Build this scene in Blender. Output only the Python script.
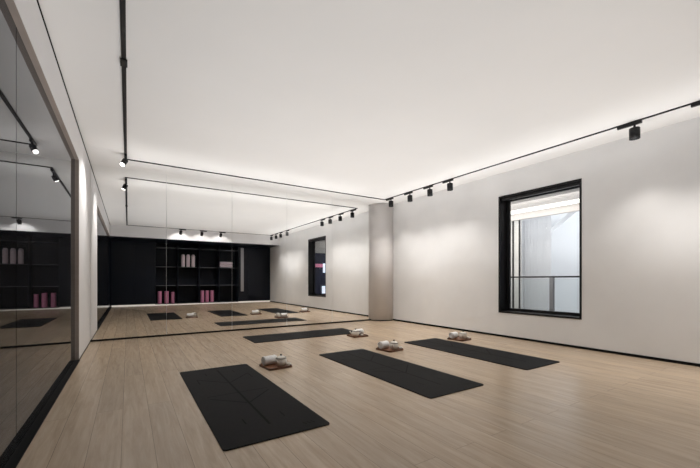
import bpy, bmesh, math, random
from mathutils import Vector, Matrix
random.seed(7)
C = bpy.context.scene
for o in list(bpy.data.objects):
    bpy.data.objects.remove(o)
COL = C.collection
S = 0.93                      # one unit of the layout (the eye height) in metres
PI = math.pi

# ------------------------------------------------------------ camera
TH = math.atan(222 / 348)
cam = bpy.data.cameras.new('camera'); cam.sensor_width = 36; cam.lens = 348 / 700 * 36
cam.shift_y = 46 / 700; cam.clip_start = 0.02
cob = bpy.data.objects.new('camera', cam); COL.objects.link(cob)
cob.location = (0, 0, S); cob.rotation_euler = (PI / 2, 0, -TH)
C.camera = cob

# ------------------------------------------------------------ world, exposure, large lights
w = bpy.data.worlds.new('world'); C.world = w; w.use_nodes = True
w.node_tree.nodes['Background'].inputs[0].default_value = (0.75, 0.8, 0.9, 1)
w.node_tree.nodes['Background'].inputs[1].default_value = 0.25
C.view_settings.view_transform = 'Standard'; C.view_settings.look = 'None'
C.view_settings.exposure = 0.0; C.view_settings.gamma = 1.0
C.view_settings.use_curve_mapping = False

UP_W, WASH_W, REAR_W, LEFT_W = 41.0, 37.0, 31.0, 46.0
EDGE_W = 5.0
DOWN_W = 34.0
HALL_W = 250.0
def lamp(name, kind, loc, energy, color=(1, 1, 1), rot=(0, 0, 0), parent=None, **kw):
    l = bpy.data.lights.new(name, kind); l.energy = energy; l.color = color
    for k, v in kw.items(): setattr(l, k, v)
    o = bpy.data.objects.new(name, l); COL.objects.link(o)
    o.location = Vector(loc) * S; o.rotation_euler = rot
    if parent: o.parent = parent
    return o
# added unseen fill spots, aimed up to brighten the white ceiling
for ux, uy, k in ((0.5, 1.2, 1.25), (2.5, 1.0, 1), (4.3, 1.0, 1.25), (0.5, 3.6, 1.2), (2.5, 3.4, 1), (4.3, 3.4, 1.35), (0.9, 5.6, 1.05), (2.7, 5.6, 1.15), (4.3, 5.5, 1.35)):
    lamp('ceiling_fill', 'SPOT', (ux, uy, 0.6), UP_W * k, (.97, .98, 1), (PI, 0, 0),
         spot_size=math.radians(150), spot_blend=1.0, shadow_soft_size=0.0)
# more added fill without fixtures, brightens the ceiling by wall track and mirrors
for ux, uy in [(5.0, .1 + .78 * i) for i in range(9)] + [(.3 + .9 * i, 6.2) for i in range(5)]:
    lamp('ceiling_edge_fill', 'SPOT', (ux, uy, 2.25), EDGE_W, (.98, .99, 1), (PI, 0, 0),
         spot_size=math.radians(150), spot_blend=1.0, shadow_soft_size=0.15)
# soft unseen spots added under the ceiling to lift floor and mats
for ux, uy, k in ((1.3, 3.6, .5), (3.1, 3.7, 1), (4.5, 3.6, 1), (.7, 5.8, 1), (2.6, 5.9, 1.1), (4.3, 5.7, 1.1), (2.4, 1.6, .5), (4.6, 1.6, .8)):
    lamp('down_fill', 'SPOT', (ux, uy, 2.7), DOWN_W * k, (1, .965, .92), (0, 0, 0),
         spot_size=math.radians(115), spot_blend=1.0, shadow_soft_size=0.22)
# lamps added beyond the window to brighten hall and atrium
lamp('atrium_fill', 'AREA', (8.4, 4.2, 4.6), HALL_W, (.95, .97, 1), (0, 0, 0), shape='RECTANGLE', size=2.4, size_y=4.5)

lamp('hall_fill', 'AREA', (6.7, 4.8, 2.4), 60, (1, .97, .94), (0, math.radians(-55), 0), shape='RECTANGLE', size=.8, size_y=4.0)  # added lamp, tilted to whiten the front of the curtain
lamp('atrium_up_fill', 'SPOT', (9.7, 4.5, 0.3), 125, (.97, .98, 1), (PI, 0, 0), spot_size=math.radians(120), spot_blend=1.0, shadow_soft_size=0.0)  # added from below to lighten the stair soffit
lamp('hall_up_fill', 'SPOT', (7.0, 4.6, 0.4), 60, (1, .95, .92), (PI, 0, 0), spot_size=math.radians(150), spot_blend=1.0, shadow_soft_size=0.0)  # added fill for the hall, without a fixture
# ------------------------------------------------------------ materials
def mat(name, col, rough=0.5, metal=0.0, spec=0.5, noise=0.0, nscale=8.0, bump=0.0, emit=0.0, ecol=None, stretch=None, trans=0.0):
    m = bpy.data.materials.new(name); m.use_nodes = True
    nt = m.node_tree; b = nt.nodes['Principled BSDF']
    b.inputs['Base Color'].default_value = (*col, 1); b.inputs['Roughness'].default_value = rough
    b.inputs['Metallic'].default_value = metal; b.inputs['Specular IOR Level'].default_value = spec
    if trans: b.inputs['Transmission Weight'].default_value = trans
    if emit:
        b.inputs['Emission Color'].default_value = (*(ecol or col), 1); b.inputs['Emission Strength'].default_value = emit
    if noise or bump:
        tc = nt.nodes.new('ShaderNodeTexCoord'); mp = nt.nodes.new('ShaderNodeMapping')
        nt.links.new(tc.outputs['Object'], mp.inputs[0])
        if stretch: mp.inputs['Scale'].default_value = stretch
        n = nt.nodes.new('ShaderNodeTexNoise'); n.inputs['Scale'].default_value = nscale; n.inputs['Detail'].default_value = 6
        nt.links.new(mp.outputs[0], n.inputs['Vector'])
        if noise:
            r = nt.nodes.new('ShaderNodeValToRGB')
            r.color_ramp.elements[0].position = .3; r.color_ramp.elements[1].position = .7
            r.color_ramp.elements[0].color = (*[c * (1 - noise) for c in col], 1)
            r.color_ramp.elements[1].color = (*[min(1, c * (1 + noise)) for c in col], 1)
            nt.links.new(n.outputs['Fac'], r.inputs[0]); nt.links.new(r.outputs[0], b.inputs['Base Color'])
        if bump:
            bp = nt.nodes.new('ShaderNodeBump'); bp.inputs['Strength'].default_value = bump; bp.inputs['Distance'].default_value = .01
            nt.links.new(n.outputs['Fac'], bp.inputs['Height']); nt.links.new(bp.outputs[0], b.inputs['Normal'])
    return m

def floor_mat():
    m = bpy.data.materials.new('oak_planks'); m.use_nodes = True
    nt = m.node_tree; L = nt.links.new; N = nt.nodes.new; b = nt.nodes['Principled BSDF']
    g = N('ShaderNodeNewGeometry'); mp = N('ShaderNodeMapping'); mp.inputs['Rotation'].default_value = (0, 0, PI / 2)
    mp.inputs['Location'].default_value = (0.3, 0.03, 0)
    L(g.outputs['Position'], mp.inputs[0])
    br = N('ShaderNodeTexBrick'); br.offset = .37; br.offset_frequency = 2; br.squash = 1
    br.inputs['Color1'].default_value = (0, 0, 0, 1); br.inputs['Color2'].default_value = (1, 1, 1, 1); br.inputs['Mortar'].default_value = (0.5, 0.5, 0.5, 1)
    br.inputs['Scale'].default_value = 1; br.inputs['Mortar Size'].default_value = .0013; br.inputs['Mortar Smooth'].default_value = .3
    br.inputs['Brick Width'].default_value = 2.7; br.inputs['Row Height'].default_value = .155
    L(mp.outputs[0], br.inputs['Vector'])
    mp2 = N('ShaderNodeMapping'); mp2.inputs['Scale'].default_value = (14, 1.1, 1); L(g.outputs['Position'], mp2.inputs[0])
    ad = N('ShaderNodeVectorMath'); ad.operation = 'ADD'; sc = N('ShaderNodeVectorMath'); sc.operation = 'SCALE'; sc.inputs['Scale'].default_value = 7.0
    L(br.outputs['Color'], sc.inputs[0]); L(mp2.outputs[0], ad.inputs[0]); L(sc.outputs[0], ad.inputs[1])
    n = N('ShaderNodeTexNoise'); n.inputs['Scale'].default_value = 2.2; n.inputs['Detail'].default_value = 8; n.inputs['Roughness'].default_value = .65; n.inputs['Distortion'].default_value = .6
    L(ad.outputs[0], n.inputs['Vector'])
    r = N('ShaderNodeValToRGB'); r.color_ramp.elements[0].position = .25; r.color_ramp.elements[1].position = .75
    r.color_ramp.elements[0].color = FLOOR_D; r.color_ramp.elements[1].color = FLOOR_L
    L(n.outputs['Fac'], r.inputs[0])
    mx = N('ShaderNodeMix'); mx.data_type = 'RGBA'; mx.blend_type = 'MULTIPLY'; mx.inputs[0].default_value = 1
    r2 = N('ShaderNodeValToRGB'); r2.color_ramp.elements[0].color = (.88, .88, .88, 1); r2.color_ramp.elements[1].color = (1.0, .99, .97, 1)
    L(br.outputs['Color'], r2.inputs[0]); L(r.outputs[0], mx.inputs[6]); L(r2.outputs[0], mx.inputs[7])
    mx2 = N('ShaderNodeMix'); mx2.data_type = 'RGBA'; L(br.outputs['Fac'], mx2.inputs[0]); L(mx.outputs[2], mx2.inputs[6]); mx2.inputs[7].default_value = (.16, .12, .085, 1)
    L(mx2.outputs[2], b.inputs['Base Color'])
    b.inputs['Roughness'].default_value = .27; b.inputs['Specular IOR Level'].default_value = .4
    bp = N('ShaderNodeBump'); bp.inputs['Strength'].default_value = .06; bp.inputs['Distance'].default_value = .004
    L(n.outputs['Fac'], bp.inputs['Height']); L(bp.outputs[0], b.inputs['Normal'])
    return m
FLOOR_D = (.37, .275, .188, 1); FLOOR_L = (.56, .445, .325, 1)

def mirror_mat(name, col):
    m = bpy.data.materials.new(name); m.use_nodes = True; nt = m.node_tree
    b = nt.nodes['Principled BSDF']; b.inputs['Base Color'].default_value = (*col, 1); b.inputs['Metallic'].default_value = 1; b.inputs['Roughness'].default_value = 0
    return m
def dark_glass():
    m = bpy.data.materials.new('smoked_glass'); m.use_nodes = True; nt = m.node_tree; L = nt.links.new
    out = nt.nodes['Material Output']; nt.nodes.remove(nt.nodes['Principled BSDF'])
    g = nt.nodes.new('ShaderNodeBsdfGlossy'); g.inputs['Roughness'].default_value = 0; g.inputs['Color'].default_value = (.95, .97, 1, 1)
    d = nt.nodes.new('ShaderNodeBsdfDiffuse'); d.inputs['Color'].default_value = (.018, .018, .02, 1)
    f = nt.nodes.new('ShaderNodeFresnel'); f.inputs['IOR'].default_value = GLASS_IOR
    mx = nt.nodes.new('ShaderNodeMixShader'); L(f.outputs[0], mx.inputs[0]); L(d.outputs[0], mx.inputs[1]); L(g.outputs[0], mx.inputs[2]); L(mx.outputs[0], out.inputs[0])
    return m
GLASS_IOR = 1.35
def clear_glass(name, tint=(.96, .98, .98)):
    m = bpy.data.materials.new(name); m.use_nodes = True; nt = m.node_tree; L = nt.links.new
    out = nt.nodes['Material Output']; nt.nodes.remove(nt.nodes['Principled BSDF'])
    t = nt.nodes.new('ShaderNodeBsdfTransparent'); t.inputs[0].default_value = (*tint, 1)
    g = nt.nodes.new('ShaderNodeBsdfGlossy'); g.inputs['Roughness'].default_value = 0
    f0 = nt.nodes.new('ShaderNodeLayerWeight'); f0.inputs[0].default_value = .5
    f1 = nt.nodes.new('ShaderNodeMath'); f1.operation = 'POWER'; f1.inputs[1].default_value = 4; L(f0.outputs['Facing'], f1.inputs[0])
    f = nt.nodes.new('ShaderNodeMath'); f.operation = 'MULTIPLY_ADD'; f.inputs[1].default_value = .8; f.inputs[2].default_value = .03; L(f1.outputs[0], f.inputs[0])
    mx = nt.nodes.new('ShaderNodeMixShader'); L(f.outputs[0], mx.inputs[0]); L(t.outputs[0], mx.inputs[1]); L(g.outputs[0], mx.inputs[2]); L(mx.outputs[0], out.inputs[0])
    return m

M = {}
M['floor'] = floor_mat()
M['ceiling'] = mat('ceiling_paint', (.80, .785, .765), .9, spec=.1, noise=.01, nscale=1.5)
M['plaster'] = mat('pale_plaster', (.765, .755, .745), .85, spec=.2, noise=.035, nscale=1.6, bump=.05)
M['pier'] = mat('white_paint', (.72, .71, .71), .7, spec=.3, noise=.01, nscale=3)
M['column'] = mat('column_plaster', (.70, .67, .655), .8, spec=.2, noise=.03, nscale=2)
M['taupe'] = mat('taupe_metal', (.34, .29, .255), .45, noise=.06, nscale=6, stretch=(1, 1, 9))
M['black'] = mat('black_metal', (.009, .009, .010), .42, spec=.3, noise=.05, nscale=30)
M['blacktrim'] = mat('black_trim', (.008, .008, .008), .7, spec=.06, noise=.05, nscale=20)
M['cab'] = mat('black_laminate', (.004, .0065, .013), .38, spec=.25, noise=.08, nscale=4, stretch=(8, 8, 1))
M['cab_in'] = mat('black_shelf_back', (.004, .006, .012), .5, spec=.2, noise=.06, nscale=5)
M['edge'] = mat('grey_shelf_edge', (.19, .20, .23), .35, metal=.4, noise=.05, nscale=20)
M['pull'] = mat('brushed_steel', (.35, .35, .37), .35, metal=.7, noise=.05, nscale=30, stretch=(1, 1, .1))
M['plinth'] = mat('base_glow', (.8, .76, .7), .5, emit=.36, ecol=(1, .93, .84), noise=.001)
M['postgrey'] = mat('grey_post', (.16, .16, .17), .45, noise=.04, nscale=10)
M['mirror'] = mirror_mat('mirror_glass', (.965, .97, .965))
M['backing'] = mat('mirror_backing', (.60, .60, .60), .6, noise=.05, nscale=10)
M['smoked'] = dark_glass()
M['glass'] = clear_glass('window_glass')
M['rubber'] = mat('black_rubber', (.009, .009, .0095), .62, spec=.07, noise=.10, nscale=60, bump=.03)
M['rubber_line'] = mat('black_rubber_etched', (.002, .002, .002), .6, spec=.04, noise=.05, nscale=60)
M['towel'] = mat('white_towel', (.78, .77, .76), .95, spec=.1, noise=.08, nscale=90, bump=.6)
M['walnut'] = mat('walnut_tray', (.20, .085, .04), .4, noise=.3, nscale=9, stretch=(12, 1, 1))
M['walnut_edge'] = mat('walnut_rim', (.10, .04, .02), .4, noise=.25, nscale=9, stretch=(12, 1, 1))
M['porcelain'] = mat('cream_porcelain', (.74, .70, .63), .18, spec=.6, noise=.02, nscale=6)
M['band'] = mat('grey_metal_band', (.16, .15, .13), .3, metal=.6, noise=.05, nscale=20)
M['pink_spotlit'] = mat('spotlit_pink_foam', (.98, .84, .93), .8, spec=.2, noise=.05, nscale=40, bump=.2)  # spotlight on the upper shelf painted into the pale base colour
M['pink'] = mat('rose_foam', (.50, .19, .31), .75, spec=.2, noise=.06, nscale=40, bump=.2)
M['core'] = mat('dark_core', (.10, .02, .04), .7, noise=.05, nscale=30)
M['lens'] = mat('lit_lens', (1, .96, .9), .3, emit=6.0, ecol=(1, .96, .9), noise=.001)
M['hallwall'] = mat('white_hall_paint', (.80, .80, .82), .8, noise=.01, nscale=3)
M['hallgrey'] = mat('grey_hall_panel', (.62, .60, .58), .6, noise=.02, nscale=3)
M['hallceil'] = mat('warm_hall_ceiling', (.60, .56, .54), .6, noise=.02, nscale=3)
M['hallfloor'] = mat('grey_hall_tile', (.40, .39, .38), .4, noise=.04, nscale=3)
M['navy'] = mat('navy_shopfront', (.02, .022, .05), .25, noise=.2, nscale=3)
M['curtain'] = mat('white_strings', (.82, .82, .84), .8, noise=.02, nscale=20)
M['striplight'] = mat('cove_glow', (1, .97, .93), .4, emit=.95, noise=.001)
M['pinklight'] = mat('pink_glow', (.8, .3, .45), .4, emit=.2, ecol=(.8, .22, .38), noise=.001)
M['screenlight'] = mat('white_glow', (.8, .85, 1), .4, emit=.9, ecol=(.8, .85, 1), noise=.001)

# ------------------------------------------------------------ mesh helpers
class MB:
    def __init__(s): s.bm = bmesh.new(); s.mi = 0
    def _mark(s, n0):
        for f in s.bm.faces[:] if n0 == 0 else list(s.bm.faces)[n0:]: f.material_index = s.mi
    def box(s, a, b, bev=0.0):
        n0 = len(s.bm.faces)
        a = Vector(a); b = Vector(b); c = (a + b) / 2; d = b - a
        g = bmesh.ops.create_cube(s.bm, size=1.0, matrix=Matrix.Translation(c) @ Matrix.Diagonal((abs(d.x), abs(d.y), abs(d.z), 1)))
        if bev:
            es = list({e for v in g['verts'] for e in v.link_edges})
            bmesh.ops.bevel(s.bm, geom=es, offset=bev, segments=2, affect='EDGES', profile=.5)
        s._mark(n0); return s
    def lathe(s, prof, n=32, mtx=None, a0=0.0, a1=2 * PI, cap=True):
        """prof: (r, z) from bottom to top, turned about z"""
        n0 = len(s.bm.faces); full = abs(a1 - a0 - 2 * PI) < 1e-6
        mtx = mtx or Matrix.Identity(4); rings = []
        cnt = n if full else n + 1
        for r, z in prof:
            if r < 1e-6: rings.append([s.bm.verts.new(mtx @ Vector((0, 0, z)))]); continue
            rings.append([s.bm.verts.new(mtx @ Vector((r * math.cos(a0 + (a1 - a0) * k / n), r * math.sin(a0 + (a1 - a0) * k / n), z))) for k in range(cnt)])
        for p, q in zip(rings, rings[1:]):
            for k in range(n):
                k2 = (k + 1) % cnt
                if len(p) == 1 and len(q) == 1: continue
                if len(p) == 1: f = (p[0], q[k2], q[k])
                elif len(q) == 1: f = (p[k], p[k2], q[0])
                else: f = (p[k], p[k2], q[k2], q[k])
                s.bm.faces.new(f).smooth = True
        if cap and full:
            if len(rings[0]) > 1: s.bm.faces.new(rings[0][::-1])
            if len(rings[-1]) > 1: s.bm.faces.new(rings[-1])
        s._mark(n0); return s
    def tube(s, pts, r, n=10):
        n0 = len(s.bm.faces); pts = [Vector(p) for p in pts]; rings = []
        rr = r if isinstance(r, (list, tuple)) else [r] * len(pts); up = None
        for i, p in enumerate(pts):
            t = (pts[min(i + 1, len(pts) - 1)] - pts[max(i - 1, 0)]).normalized()
            if up is None: up = Vector((0, 0, 1)) if abs(t.z) < .9 else Vector((1, 0, 0))
            a = t.cross(up).normalized(); b = a.cross(t).normalized(); up = b
            rings.append([s.bm.verts.new(p + (a * math.cos(2 * PI * k / n) + b * math.sin(2 * PI * k / n)) * rr[i]) for k in range(n)])
        for p, q in zip(rings, rings[1:]):
            for k in range(n): s.bm.faces.new((p[k], p[(k + 1) % n], q[(k + 1) % n], q[k])).smooth = True
        s.bm.faces.new(rings[0][::-1]); s.bm.faces.new(rings[-1]); s._mark(n0); return s
    def prism(s, pts, z0, z1, bev=0.0):
        n0 = len(s.bm.faces)
        lo = [s.bm.verts.new((x, y, z0)) for x, y in pts]; hi = [s.bm.verts.new((x, y, z1)) for x, y in pts]
        n = len(pts)
        for k in range(n): s.bm.faces.new((lo[k], lo[(k + 1) % n], hi[(k + 1) % n], hi[k]))
        s.bm.faces.new(lo[::-1]); top = s.bm.faces.new(hi)
        if bev: bmesh.ops.bevel(s.bm, geom=list(top.edges), offset=bev, segments=2, affect='EDGES', profile=.5)
        s._mark(n0); return s
    def xform(s, m): bmesh.ops.transform(s.bm, matrix=m, verts=s.bm.verts); return s
    def build(s, name, mats, parent=None, loc=(0, 0, 0), rotz=0.0):
        bmesh.ops.recalc_face_normals(s.bm, faces=s.bm.faces)
        bmesh.ops.scale(s.bm, vec=(S, S, S), verts=s.bm.verts)
        me = bpy.data.meshes.new(name); s.bm.to_mesh(me); s.bm.free()
        for m in (mats if isinstance(mats, (list, tuple)) else [mats]): me.materials.append(M[m])
        o = bpy.data.objects.new(name, me); COL.objects.link(o)
        o.location = Vector(loc) * S; o.rotation_euler = (0, 0, rotz)
        if parent: o.parent = parent
        return o

def tag(o, label, cat, group=None):
    o['label'] = label; o['category'] = cat
    if group: o['group'] = group
    return o
def thing(name, label, cat, loc=(0, 0, 0), rotz=0.0, group=None):
    o = bpy.data.objects.new(name, None); COL.objects.link(o); o.empty_display_size = .1
    o.location = Vector(loc) * S; o.rotation_euler = (0, 0, rotz)
    return tag(o, label, cat, group)
def struct(o, label=None, cat=None):
    o['kind'] = 'structure'
    if label: o['label'] = label
    if cat: o['category'] = cat
    return o
def dup(root, loc, rotz, label, group=None):
    r = root.copy(); COL.objects.link(r); r.location = Vector(loc) * S; r.rotation_euler = (0, 0, rotz)
    r['label'] = label
    if group: r['group'] = group
    def rec(src, dst):
        for ch in list(src.children):
            c = ch.copy(); COL.objects.link(c); c.parent = dst; rec(ch, c)
    rec(root, r); return r

# ------------------------------------------------------------ room shell
XL, XR, YB, YM, ZC = -0.515, 5.55, -1.58, 7.0, 2.88
XG, ZH, YP, YK = -0.555, 2.495, 5.475, -0.42      # glass line, header height, pier start, bulkhead
WT = 0.27
struct(MB().box((-0.9, -2.4, -0.1), (XR + WT, 7.2, 0)).build('floor', 'floor'), 'pale oak plank floor running towards the mirrors', 'floor')
struct(MB().box((-0.9, -2.4, ZC), (XR + WT, 7.2, ZC + .1)).build('ceiling', 'ceiling'), 'plain white ceiling', 'ceiling')
struct(MB().box((-0.9, YM, 0), (XR + WT, YM + .2, ZC)).build('wall_back', 'backing'), 'wall behind the mirrors', 'wall')
WY0, WY1, WZ0, WZ1 = 2.449, 3.791, 0.425, 2.475
mb = MB()
mb.box((XR, -2.4, 0), (XR + WT, WY0, ZC)); mb.box((XR, WY1, 0), (XR + WT, YM, ZC))
mb.box((XR, WY0, 0), (XR + WT, WY1, WZ0)); mb.box((XR, WY0, WZ1), (XR + WT, WY1, ZC))
struct(mb.build('wall_right', 'plaster'), 'pale plaster wall with the black framed window', 'wall')
mb = MB(); mb.box((-0.9, YP + .004, 0), (XL, YM, ZC)); mb.box((-0.9, YK, ZH + .004), (XL, YP + .004, ZC))
struct(mb.build('wall_left', 'pier'), 'white wall above and beside the smoked glass', 'wall')
mb = MB(); mb.box((XG - .03, YP, 0.004), (XL - .001, YP + .004, ZH)); mb.box((XG - .03, YK, ZH), (XL - .001, YP + .004, ZH + .004))
struct(mb.build('trim_1', 'taupe'), 'taupe metal lining round the smoked glass opening', 'trim')
struct(MB().box((XL - .001, YK, ZC - .014), (XL + .006, YM - .03, ZC)).build('trim_2', 'blacktrim'), 'dark shadow line where left wall meets ceiling', 'trim')
struct(MB().box((XL - .3, -2.4, ZH + .01), (XR, YK, ZC)).build('wall_front', 'pier'), 'white bulkhead above the black cabinets', 'wall')
struct(MB().box((XL - .3, -2.4, ZH), (XR, YK - .002, ZH + .01)).build('trim_3', 'cab'), 'black soffit under the bulkhead', 'trim')
struct(MB().box((-0.9, -2.42, 0), (XR + WT, -2.4, ZC)).build('wall_rear', 'cab_in'), 'dark wall behind the cabinets', 'wall')
struct(MB().box((XG - .2, YB, 0), (XG - .03, YP, ZH)).build('wall_side', 'cab_in'), 'dark wall behind the smoked glass', 'wall')
# smoked glass panes of the left wall
for (a, b, lab) in ((2.79, YP, 'tall smoked glass pane next to the white pier'), (0.1, 2.785, 'middle smoked glass pane of the left wall'), (YB, 0.095, 'smoked glass pane next to the black cabinets')):
    tag(MB().box((XG - .028, a + .001, .006), (XG, b - .003, ZH - .001)).build('glass_panel', 'smoked'), lab, 'glass panel', 'smoked glass panes of the left wall')
struct(MB().box((XG, YB, 0), (XL + .012, YP - .002, .006)).build('baseboard_left', 'blacktrim'), 'black channel along the foot of the smoked glass', 'baseboard')
struct(MB().box((XL, YP, 0), (XL + .004, YM - .012, .014)).build('trim_4', 'blacktrim'), 'thin black foot line of the white pier', 'trim')
# column in the corner
CX, CY, CR = 5.40, 7.0, .328
struct(MB().lathe([(CR, 0), (CR, ZC)], 64, Matrix.Translation((CX, CY, 0))).build('column', 'column'), 'round plaster column in the far corner', 'column')
struct(MB().lathe([(CR + .004, 0), (CR + .004, .022)], 64, Matrix.Translation((CX, CY, 0))).build('trim_5', 'blacktrim'), 'black foot line of the round column', 'trim')
struct(MB().box((XR - .008, -1.7, 0), (XR, CY - .25, .036)).build('baseboard_right', 'blacktrim'), 'black recessed baseboard of the right wall', 'baseboard')
struct(MB().box((XL, YM - .012, 0), (CX - CR + .01, YM, .03)).build('baseboard_back', 'blacktrim'), 'black base channel under the mirrors', 'baseboard')
# mirrors
seam = [-.515, .577, 1.718, 2.861, 3.972, 5.08]
mlab = ['mirror panel next to the white pier on the left', 'second mirror panel from the white pier', 'middle one of the five mirror panels',
        'second mirror panel from the round column', 'mirror panel next to the round column']
for i in range(5):
    tag(MB().box((seam[i] + .0022, YM - .008, .03), (seam[i + 1] - .0022, YM, ZC)).build('mirror_panel', 'mirror'), 'floor to ceiling ' + mlab[i], 'mirror', 'mirror panels of the back wall')

# ------------------------------------------------------------ window
mb = MB()
x0, x1, t = XR - .006, XR + WT, .028
mb.box((x0, WY0, WZ0), (x1, WY0 + t, WZ1)); mb.box((x0, WY1 - t, WZ0), (x1, WY1, WZ1))
mb.box((x0, WY0 + t, WZ0), (x1, WY1 - t, WZ0 + t)); mb.box((x0, WY0 + t, WZ1 - t), (x1, WY1 - t, WZ1))
win = mb.build('window_1', 'black'); struct(win, 'deep black framed window in the right wall', 'window')
mb = MB(); g0, g1, q = XR + .2, XR + .25, .045
mb.box((g0, WY0 + t, WZ0 + t), (g1, WY0 + t + q, WZ1 - t)); mb.box((g0, WY1 - t - q, WZ0 + t), (g1, WY1 - t, WZ1 - t))
mb.box((g0, WY0 + t + q, WZ0 + t), (g1, WY1 - t - q, WZ0 + t + q)); mb.box((g0, WY0 + t + q, WZ1 - t - q), (g1, WY1 - t - q, WZ1 - t))
mb.build('sash', 'black', win)
MB().box((XR + .03, WY0 + t, WZ1 - t - .05), (XR + .09, WY1 - t, WZ1 - t)).build('blind_box', 'black', win)
MB().box((g0 + .02, WY0 + t + q, WZ0 + t + q), (g0 + .026, WY1 - t - q, WZ1 - t - q)).build('pane', 'glass', win)

# ------------------------------------------------------------ hall beyond the window
HX = XR + WT
struct(MB().box((HX, 1.2, -.1), (12.5, 9.5, 0)).build('floor_hall', 'hallfloor'), 'grey floor of the hall beyond the window', 'floor')
struct(MB().box((HX, 1.2, 2.60), (7.9, 9.5, 2.7)).build('ceiling_hall', 'hallceil'), 'low grey ceiling of the hall beyond the window', 'ceiling')
struct(MB().box((7.9, 1.2, 2.45), (8.0, 9.5, 2.75)).build('trim_6', 'hallceil'), 'edge of the low hall ceiling', 'trim')
struct(MB().box((11.2, 1.2, 0), (11.3, 9.5, 5)).build('wall_hall', 'hallwall'), 'white far wall of the hall', 'wall')
struct(MB().box((8.2, 5.02, 0), (8.3, 9.5, 2.7)).build('wall_partition', 'hallgrey'), 'pale grey partition beyond the window', 'wall')
struct(MB().box((HX, 9.4, 0), (11.2, 9.5, 5)).build('wall_far', 'hallwall'), 'end wall of the hall', 'wall')
struct(MB().box((HX, 1.2, 0), (11.2, 1.3, 5)).build('wall_shopfront', 'navy'), 'dark shopfront at the near end of the hall', 'wall')
mb = MB(); mb.box((8.17, 5.0, 0), (8.2, 5.03, 2.6)); mb.build('post', 'black')
bpy.data.objects['post'].name = 'door_post'
tag(bpy.data.objects['door_post'], 'dark slim post at the corner of the grey partition beyond the window', 'post', 'dark posts beyond the window')
tag(MB().box((8.17, 5.17, 0), (8.2, 5.20, 2.6)).build('door_post', 'black'), 'dark slim post in the middle of the grey partition beyond the window', 'post', 'dark posts beyond the window')
tag(MB().box((7.5, 1.4, 2.575), (7.78, 9.3, 2.599)).build('strip_light', 'striplight'), 'long glowing strip light under the hall ceiling beyond the window', 'light')
# string curtain: pleated white sheet
mb = MB(); pts = []
for k in range(161):
    y = 4.55 + .78 * k / 160; pts.append((8.75 + .02 * math.sin(k * 1.7) + .006 * math.sin(k * .37), y))
pts2 = [(x + .012, y) for x, y in pts][::-1]
mb.prism(pts + pts2, 0.02, 3.4)
tag(mb.build('curtain', 'curtain'), 'white pleated curtain hanging beyond the window', 'curtain')
# stair soffit, a slanted white slab
mb = MB(); mb.prism([(0, 0), (2.6, 1.9), (2.6, 2.05), (0, .15)], 0, .25)
mb.xform(Matrix.Translation((9.6, 5.7, 1.75)) @ Matrix.Rotation(-PI / 2, 4, 'Z') @ Matrix.Rotation(PI / 2, 4, 'X'))
struct(mb.build('stair_soffit', 'hallwall'), 'slanted white underside of stairs beyond the window', 'stairs')
bal = thing('balustrade', 'glass balustrade with a dark handrail beyond the window', 'balustrade', (7.7, 3.6, 0))
MB().box((-.02, -1.9, 1.05), (.03, 1.45, 1.085), .006).build('handrail', 'black', bal)
MB().box((-.03, .34, 0), (.03, .42, 1.05)).build('post', 'postgrey', bal)
MB().box((-.03, -1.5, 0), (.03, -1.42, 1.05)).build('post', 'hallgrey', bal)
MB().box((-.006, .43, .06), (.006, 1.4, 1.03)).build('glass_infill', 'glass', bal)
MB().box((-.006, -1.41, .06), (.006, .33, 1.03)).build('glass_infill', 'glass', bal)
struct(MB().box((HX, 1.3, 2.1), (7.9, 1.34, 2.6)).build('trim_7', 'hallgrey'), 'grey fascia above the dark shopfront', 'trim')
tag(MB().box((6.72, 1.3, .45), (6.92, 1.33, .75)).build('lit_notice', 'screenlight'), 'small white lit notice low on the dark shopfront, seen in the mirror', 'notice')
# lit things on the dark shopfront, seen in the mirror
tag(MB().box((6.0, 1.3, 1.52), (8.2, 1.33, 1.66)).build('light_band', 'pinklight'), 'pink glowing band on the dark shopfront, seen in the mirror', 'light')
tag(MB().box((6.75, 1.332, 1.30), (6.95, 1.36, 1.68)).build('lit_screen', 'screenlight'), 'small white lit screen on the dark shopfront, seen in the mirror', 'screen')

# ------------------------------------------------------------ black cabinets behind the camera (seen in the mirror)
def door_part(parent, xa, xb, pull=None):
    d = MB().box((xa + .004, 0, .065), (xb - .004, .022, 2.485), .003).build('door', 'cab', parent)
    if pull: MB().box((pull[0], .022, .50), (pull[1], .034, 2.42), .003).build('handle', 'pull', d)
    return d
def cabinet(label, xa, xb, splits, pull=None):
    t = thing('tall_cabinet', label, 'cabinet', (0, YB - .022, 0), 0, 'black tall cabinets of the storage wall')
    MB().box((xa, -.55, .06), (xb, 0, 2.489)).build('body', 'cab', t)
    MB().box((xa, -.5, 0), (xb, .0, .06)).build('base_light', 'plinth', t)
    for a, b in zip(splits, splits[1:]): door_part(t, a, b, pull)
    return t
cabinet('black tall cabinet with plain doors left of the open shelves in the mirror', XL + .002, .9, [XL + .002, .2, .9])
cabinet('narrow black cabinet with a tall steel pull beside the open shelves', 4.102, 4.52, [4.102, 4.52], (4.2, 4.33))
cabinet('black tall cabinet with plain doors next to the plaster wall', 4.522, XR - .001, [4.522, XR - .001])
sh = thing('shelf_unit', 'black open shelf unit holding pink foam rollers, seen in the mirror', 'shelves', (0, YB, 0))
MB().box((.902, -.55, 0.0), (4.1, -.53, 2.489)).build('back_panel', 'cab_in', sh)
MB().box((.902, -.53, 0), (4.1, -.02, .04)).build('base_light', 'plinth', sh)
mb = MB()
for x in (.902, 1.69, 2.49, 3.29, 4.08):
    MB().box((x, -.53, .04), (x + .02, -.002, 2.489)).build('upright', 'cab', sh)
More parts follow.
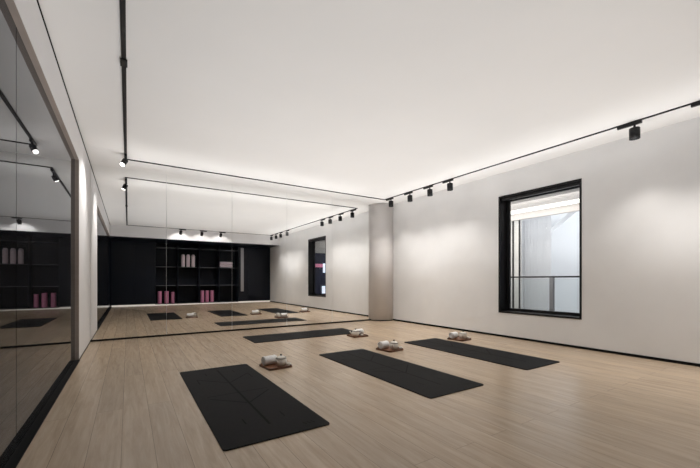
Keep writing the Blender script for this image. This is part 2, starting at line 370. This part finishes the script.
for z in (.77, 1.52, 2.28):
    for x in (.922, 1.71, 2.51, 3.31):
        b = MB().box((x, -.53, z), (x + (.768 if x < 1 else .78 if x < 3.3 else .77), -.004, z + .013)).build('shelf', 'cab', sh)
        MB().box((x, -.004, z), (x + (.768 if x < 1 else .78 if x < 3.3 else .77), 0, z + .013)).build('edge_strip', 'edge', b)
MB().box((.922, -.53, .04), (4.08, -.004, .055)).build('bottom_board', 'cab', sh)

def roller(label, loc, kind, h, r, group, lying=False):
    t = thing('foam_roller', label, 'foam roller', loc, 0, group)
    mt = Matrix.Identity(4) if not lying else Matrix.Translation((0, 0, r)) @ Matrix.Rotation(PI / 2, 4, 'Y')
    z0 = -h / 2 if lying else 0
    prof = [(r * .45, z0 + .004), (r * .85, z0), (r * .97, z0 + .01), (r, z0 + .03)]
    for k in range(1, 8):
        zz = z0 + .03 + (h - .06) * k / 8
        prof += [(r, zz - .006), (r * .965, zz), (r, zz + .006)]
    if kind == 'pink_spotlit' and not lying:  # domed top models the edge of the spotlight scallop
        prof += [(r, z0 + h - .09), (r * .93, z0 + h - .05), (r * .72, z0 + h - .015), (r * .4, z0 + h)]
    else:
        prof += [(r, z0 + h - .03), (r * .97, z0 + h - .01), (r * .85, z0 + h), (r * .45, z0 + h - .004)]
    MB().lathe(prof, 28, mt).build('foam_body', kind, t)
    MB().lathe([(r * .43, z0 + h - .006), (r * .43, z0 + h + .002), (r * .3, z0 + h + .002), (r * .3, z0 + h - .006)], 20, mt).build('core', 'core', t)
    return t
pos3 = ['nearest the open shelves\' left end', 'in the middle of its row of three', 'at the right end of its row of three']
W3 = ['leftmost', 'middle', 'rightmost']
for i, x in enumerate((1.90, 2.09, 2.28)):
    roller('pink foam roller with spotlight painted into colour and round top, standing on upper shelf, %s of three in the mirror' % W3[i], (x, YB - .12, 1.5335), 'pink_spotlit', .52, .07, 'spotlit pink rollers on the upper shelf')
for i, x in enumerate((1.06, 1.30, 1.53)):
    roller('rose foam roller in lower left bay of the shelves, %s of three in the mirror' % W3[i], (x, YB - (.10, .10, .2)[i], .055), 'pink', (.50, .50, .46)[i], (.072, .076, .066)[i], 'rose rollers in the lower left bay')
for i, x in enumerate((2.64, 2.83, 3.03)):
    roller('rose foam roller in lower bay under the middle shelves, %s of three in the mirror' % W3[i], (x, YB - .12, .055), 'pink', .50, .068, 'rose rollers in the lower middle bay')
roller('pink roller with spotlight painted into its pale colour, lying on upper shelf, lower one of the pair', (3.60, YB - .13, 1.5335), 'pink_spotlit', .54, .066, 'spotlit pink rollers lying on the upper shelf', True)
roller('pink roller with spotlight painted into its pale colour, lying on top of another on upper shelf', (3.60, YB - .13, 1.6655), 'pink_spotlit', .54, .066, 'spotlit pink rollers lying on the upper shelf', True)

# ------------------------------------------------------------ ceiling track and spotlights
TX0, TX1, TY0, TY1, ZT = -.03, 5.05, -.12, 6.42, 2.866
trk = thing('ceiling_track', 'black rectangular light track loop fixed under the white ceiling', 'light track', (0, 0, ZC))
h = ZT - ZC; wv = .010
for a, b in (((TX0 - .017, TY0 - wv, h), (TX0 + .017, TY1 + wv, 0)), ((TX1 - wv, TY0 - wv, h), (TX1 + wv, TY1 + wv, 0)),
             ((TX0 + .017, TY0 - wv, h), (TX1 - wv, TY0 + wv, 0)), ((TX0 + .017, TY1 - wv, h), (TX1 - wv, TY1 + wv, 0))):
    MB().box(a, b).build('rail', 'black', trk)
MB().box((TX0 - .026, 3.5, h - .008), (TX0 + .026, 3.62, h)).build('joiner', 'black', trk)

def make_spot(label, loc, rotz, tilt, energy, size, group, color=(1, .965, .925), glow=-.046, yaw=0.0, k=1.0):
    """head tilts towards local +x; adapter runs along local y"""
    t = thing('track_spotlight', label, 'spotlight', loc, rotz, group)
    MB().box((-.018, -.07, -.032), (.018, .17, 0), .003).build('adapter', 'black', t)
    MB().tube([(0, 0, -.03), (0, 0, -.075)], .012, 12).build('stem', 'black', t)
    mt = Matrix.Translation((0, 0, -.072)) @ Matrix.Rotation(yaw, 4, 'Z') @ Matrix.Rotation(-tilt, 4, 'Y')
    r, L = .053 * k, .125 * k
    b = MB().lathe([(.012, .004), (r * .9, .004), (r, -.004), (r, -.06), (r, -L), (r * .86, -L), (r * .82, -L + .06 * k), (.012, -L + .068 * k)], 28, mt).build('lamp_head', 'black', t)
    MB().lathe([(0, -L - glow), (r * .78, -L - glow), (r * .78, -L + .055 * k), (0, -L + .055 * k)], 28, mt).build('lens', 'lens', b)
    lo = lamp('spot_beam', 'SPOT', (0, 0, 0), energy, color, spot_size=math.radians(size), spot_blend=1.0, shadow_soft_size=.02)
    lo.parent = t; lo.matrix_local = Matrix.Translation(Vector((mt @ Vector((0, 0, -L - .006 - max(glow, 0))))) * S) @ mt.to_3x3().to_4x4()
    return t
rl = ['black track spotlight nearest the round column', 'second black track spotlight from the round column', 'third black track spotlight from the round column',
      'fourth black track spotlight from the column, nearer the window', 'black track spotlight alone above the plaster wall right of the window',
      'black track spotlight cut by the right edge of the photo', 'second spotlight from the bulkhead on the wall track, seen in the mirror',
      'spotlight nearest the bulkhead on the wall track, seen in the mirror']
for y, lab in zip((6.18, 5.55, 4.97, 4.46, 1.66, 1.0, .5, -.05), rl):
    make_spot(lab, (TX1, y, ZT), 0, math.radians(2), WASH_W, 92, 'spotlights along the plaster wall')
for x, lab in zip((1.64, 2.36, 3.05), ('leftmost of three spotlights above the shelves in the mirror', 'middle one of three spotlights above the shelves in the mirror', 'rightmost of three spotlights above the shelves in the mirror')):
    make_spot(lab, (x, TY0, ZT), -PI / 2, math.radians(39), REAR_W, 145, 'spotlights in front of the cabinets')
make_spot('lit black spotlight on the left track near the mirrors and white pier', (TX0, 6.2, ZT), 0, math.radians(32), LEFT_W, 110, None, glow=.012, yaw=PI * 1.2, k=.72)

# ------------------------------------------------------------ yoga mats
def rrect(w, l, r, n=6):
    pts = []
    for cx, cy, a in ((w / 2 - r, l / 2 - r, 0), (-w / 2 + r, l / 2 - r, PI / 2), (-w / 2 + r, -l / 2 + r, PI), (w / 2 - r, -l / 2 + r, 1.5 * PI)):
        for k in range(n + 1): pts.append((cx + r * math.cos(a + PI / 2 * k / n), cy + r * math.sin(a + PI / 2 * k / n)))
    return pts
def strip(mb, a, b, wd, z):
    a = Vector((*a, 0)); b = Vector((*b, 0)); d = (b - a).normalized(); n = Vector((-d.y, d.x, 0)) * wd / 2
    n0 = len(mb.bm.faces)
    vs = [mb.bm.verts.new(Vector((p.x, p.y, z))) for p in (a + n, a - n, b - n, b + n)]
    mb.bm.faces.new(vs).material_index = mb.mi
def yoga_mat():
    W, L, T = .715, 2.04, .008
    mb = MB(); mb.prism(rrect(W, L, .024), 0, T, .002)
    mb.mi = 1; z = T + .0004
    strip(mb, (0, .88), (0, -.80), .018, z)                       # long centre line
    strip(mb, (-.26, 0), (.26, 0), .012, z)
    for sx in (-1, 1):
        strip(mb, (.01 * sx, .34), (.25 * sx, .60), .014, z); strip(mb, (.01 * sx, -.30), (.25 * sx, -.06), .014, z)
        strip(mb, (.25 * sx, .60), (.25 * sx, .42), .010, z)
        strip(mb, (.14 * sx, .80), (.14 * sx, .70), .010, z); strip(mb, (.14 * sx, -.62), (.14 * sx, -.72), .010, z)
    for k in range(3):
        strip(mb, (.20 + k * .03, -.90), (.215 + k * .03, -.94), .010, z)
    return mb
base_mat = yoga_mat().build('yoga_mat', ['rubber', 'rubber_line'], None, (.825, 3.12, 0.0005))
tag(base_mat, 'black rubber yoga mat nearest the camera at front left', 'yoga mat', 'black yoga mats laid out on the floor')
dup(base_mat, (2.50, 3.12, .0005), 0, 'black yoga mat in the middle of the room, between two other mats')
dup(base_mat, (4.075, 3.21, .0005), 0, 'black yoga mat nearest the plaster wall under the window')
dup(base_mat, (2.71, 5.80, .0005), PI / 2, 'black yoga mat lying crosswise along the mirrors')

# ------------------------------------------------------------ trays with towel, teapot and cup
def tray(label, loc, rz):
    t = thing('serving_tray', label, 'tray', loc, rz, 'wooden trays beside the mats')
    w_, l_ = .275, .29
    MB().prism(rrect(w_, l_, .03), .004, .012).build('board', 'walnut', t)
    mb = MB(); o = rrect(w_ + .016, l_ + .016, .036); i = rrect(w_, l_, .03)
    n0 = 0; bm = mb.bm
    vo0 = [bm.verts.new((x, y, 0.0)) for x, y in o]; vo1 = [bm.verts.new((x, y, .024)) for x, y in o]
    vi0 = [bm.verts.new((x, y, 0.0)) for x, y in i]; vi1 = [bm.verts.new((x, y, .024)) for x, y in i]
    n = len(o)
    for k in range(n):
        j = (k + 1) % n
        bm.faces.new((vo0[k], vo0[j], vo1[j], vo1[k])); bm.faces.new((vo1[k], vo1[j], vi1[j], vi1[k]))
        bm.faces.new((vi1[k], vi1[j], vi0[j], vi0[k])); bm.faces.new((vi0[k], vi0[j], vo0[j], vo0[k]))
    mb.build('rim', 'walnut_edge', t)
    return t
def towel(label, loc, rz):
    """rolled towel: spiral section along local x"""
    mb = MB(); L, R = .16, .055; bm = mb.bm
    n = 90; turns = 4.2; out = []
    for k in range(n + 1):
        a = 2 * PI * turns * k / n; r = .006 + (R - .006) * k / n
        out.append((r * math.cos(a - PI / 2 - 2 * PI * .2), r * math.sin(a - PI / 2 - 2 * PI * .2), r, a))
    th_ = (R / turns) * .80
    rows = []
    for xs, sh_ in ((-L / 2, .0), (-L / 2 + .006, .0), (L / 2 - .006, 0), (L / 2, 0)):
        end = abs(xs) > L / 2 - .003; q = .0025 if end else 0
        ro = []; ri = []
        for y, z, r, a in out:
            r = max(r, .004); u = Vector((y, z)).normalized()
            ro.append(bm.verts.new((xs, u.x * (r - q), u.y * (r - q)))); ri.append(bm.verts.new((xs, u.x * max(r - th_ + q, .001), u.y * max(r - th_ + q, .001))))
        rows.append((ro, ri))
    for (ao, ai), (bo, bi) in zip(rows, rows[1:]):
        for k in range(n):
            bm.faces.new((ao[k], ao[k + 1], bo[k + 1], bo[k])).smooth = True; bm.faces.new((ai[k + 1], ai[k], bi[k], bi[k + 1])).smooth = True
        bm.faces.new((ao[n], ai[n], bi[n], bo[n])); bm.faces.new((ao[0], bo[0], bi[0], ai[0]))
    for (o_, i_) in (rows[0], rows[-1]):
        for k in range(n): bm.faces.new((o_[k], i_[k], i_[k + 1], o_[k + 1]))
    mb.xform(Matrix.Translation((0, 0, R)))
    return tag(mb.build('rolled_towel', 'towel', None, loc, rz), label, 'towel', 'rolled towels on the trays')
def teapot(label, loc, rz):
    t = thing('teapot', label, 'teapot', loc, rz, 'teapots on the trays')
    MB().lathe([(.038, 0), (.046, .004), (.058, .02), (.066, .045), (.064, .066), (.056, .082), (.05, .086)], 36).build('body', 'porcelain', t)
    MB().lathe([(.0505, .0835), (.0615, .085), (.0625, .089), (.055, .093), (.05, .0935)], 36).build('rim_band', 'band', t)
    lid = MB().lathe([(.054, .092), (.050, .099), (.034, .108), (.012, .112), (0, .113)], 36).build('lid', 'porcelain', t)
    MB().lathe([(.005, .111), (.005, .118), (.011, .122), (.012, .129), (.006, .135), (0, .136)], 18).build('knob', 'black', lid)
    MB().tube([(.058, 0, .075), (.08, 0, .088), (.098, 0, .082), (.103, 0, .06), (.092, 0, .036), (.064, 0, .028)], .006, 10).build('handle', 'band', t)
    MB().tube([(-.05, 0, .038), (-.078, 0, .05), (-.09, 0, .072), (-.102, 0, .086)], [.016, .012, .009, .007], 12).build('spout', 'porcelain', t)
    return t
def cup(label, loc):
    t = tag(MB().lathe([(0, .0), (.016, 0), (.018, .003), (.024, .016), (.027, .034), (.025, .034), (.021, .016), (.012, .006), (0, .006)], 24).build('tea_cup', 'porcelain', None, loc), label, 'cup', 'small cups on the trays')
    return t
def setting(cx, cy, rz, where, tw, pt, cp, trz=.12, prz=.55):
    R = Matrix.Rotation(rz, 2)
    def at(p): v = R @ Vector(p); return (cx + v.x, cy + v.y, .0122)
    tray('dark brown wooden tray ' + where, (cx, cy, .0002), rz)
    towel('white rolled towel on the tray ' + where, at(tw), rz + trz)
    teapot('cream lidded teapot with black knob on the tray ' + where, at(pt), rz + prz)
    cup('small cream cup on the tray ' + where, at(cp))
TW, PT, CP = (-.042, .083), (.045, -.045), (.105, -.112)
setting(1.44, 3.855, .10, 'beside the front left mat', TW, PT, CP)
setting(3.16, 3.90, .10, 'beside the middle mat', TW, PT, CP)
setting(4.70, 3.95, .10, 'beside the mat under the window', TW, PT, CP)
setting(3.45, 5.16, PI / 2, 'in front of the crosswise mat', (.05, -.06), (-.045, .072), (-.11, -.02), -PI / 2 + .15, -2.0)
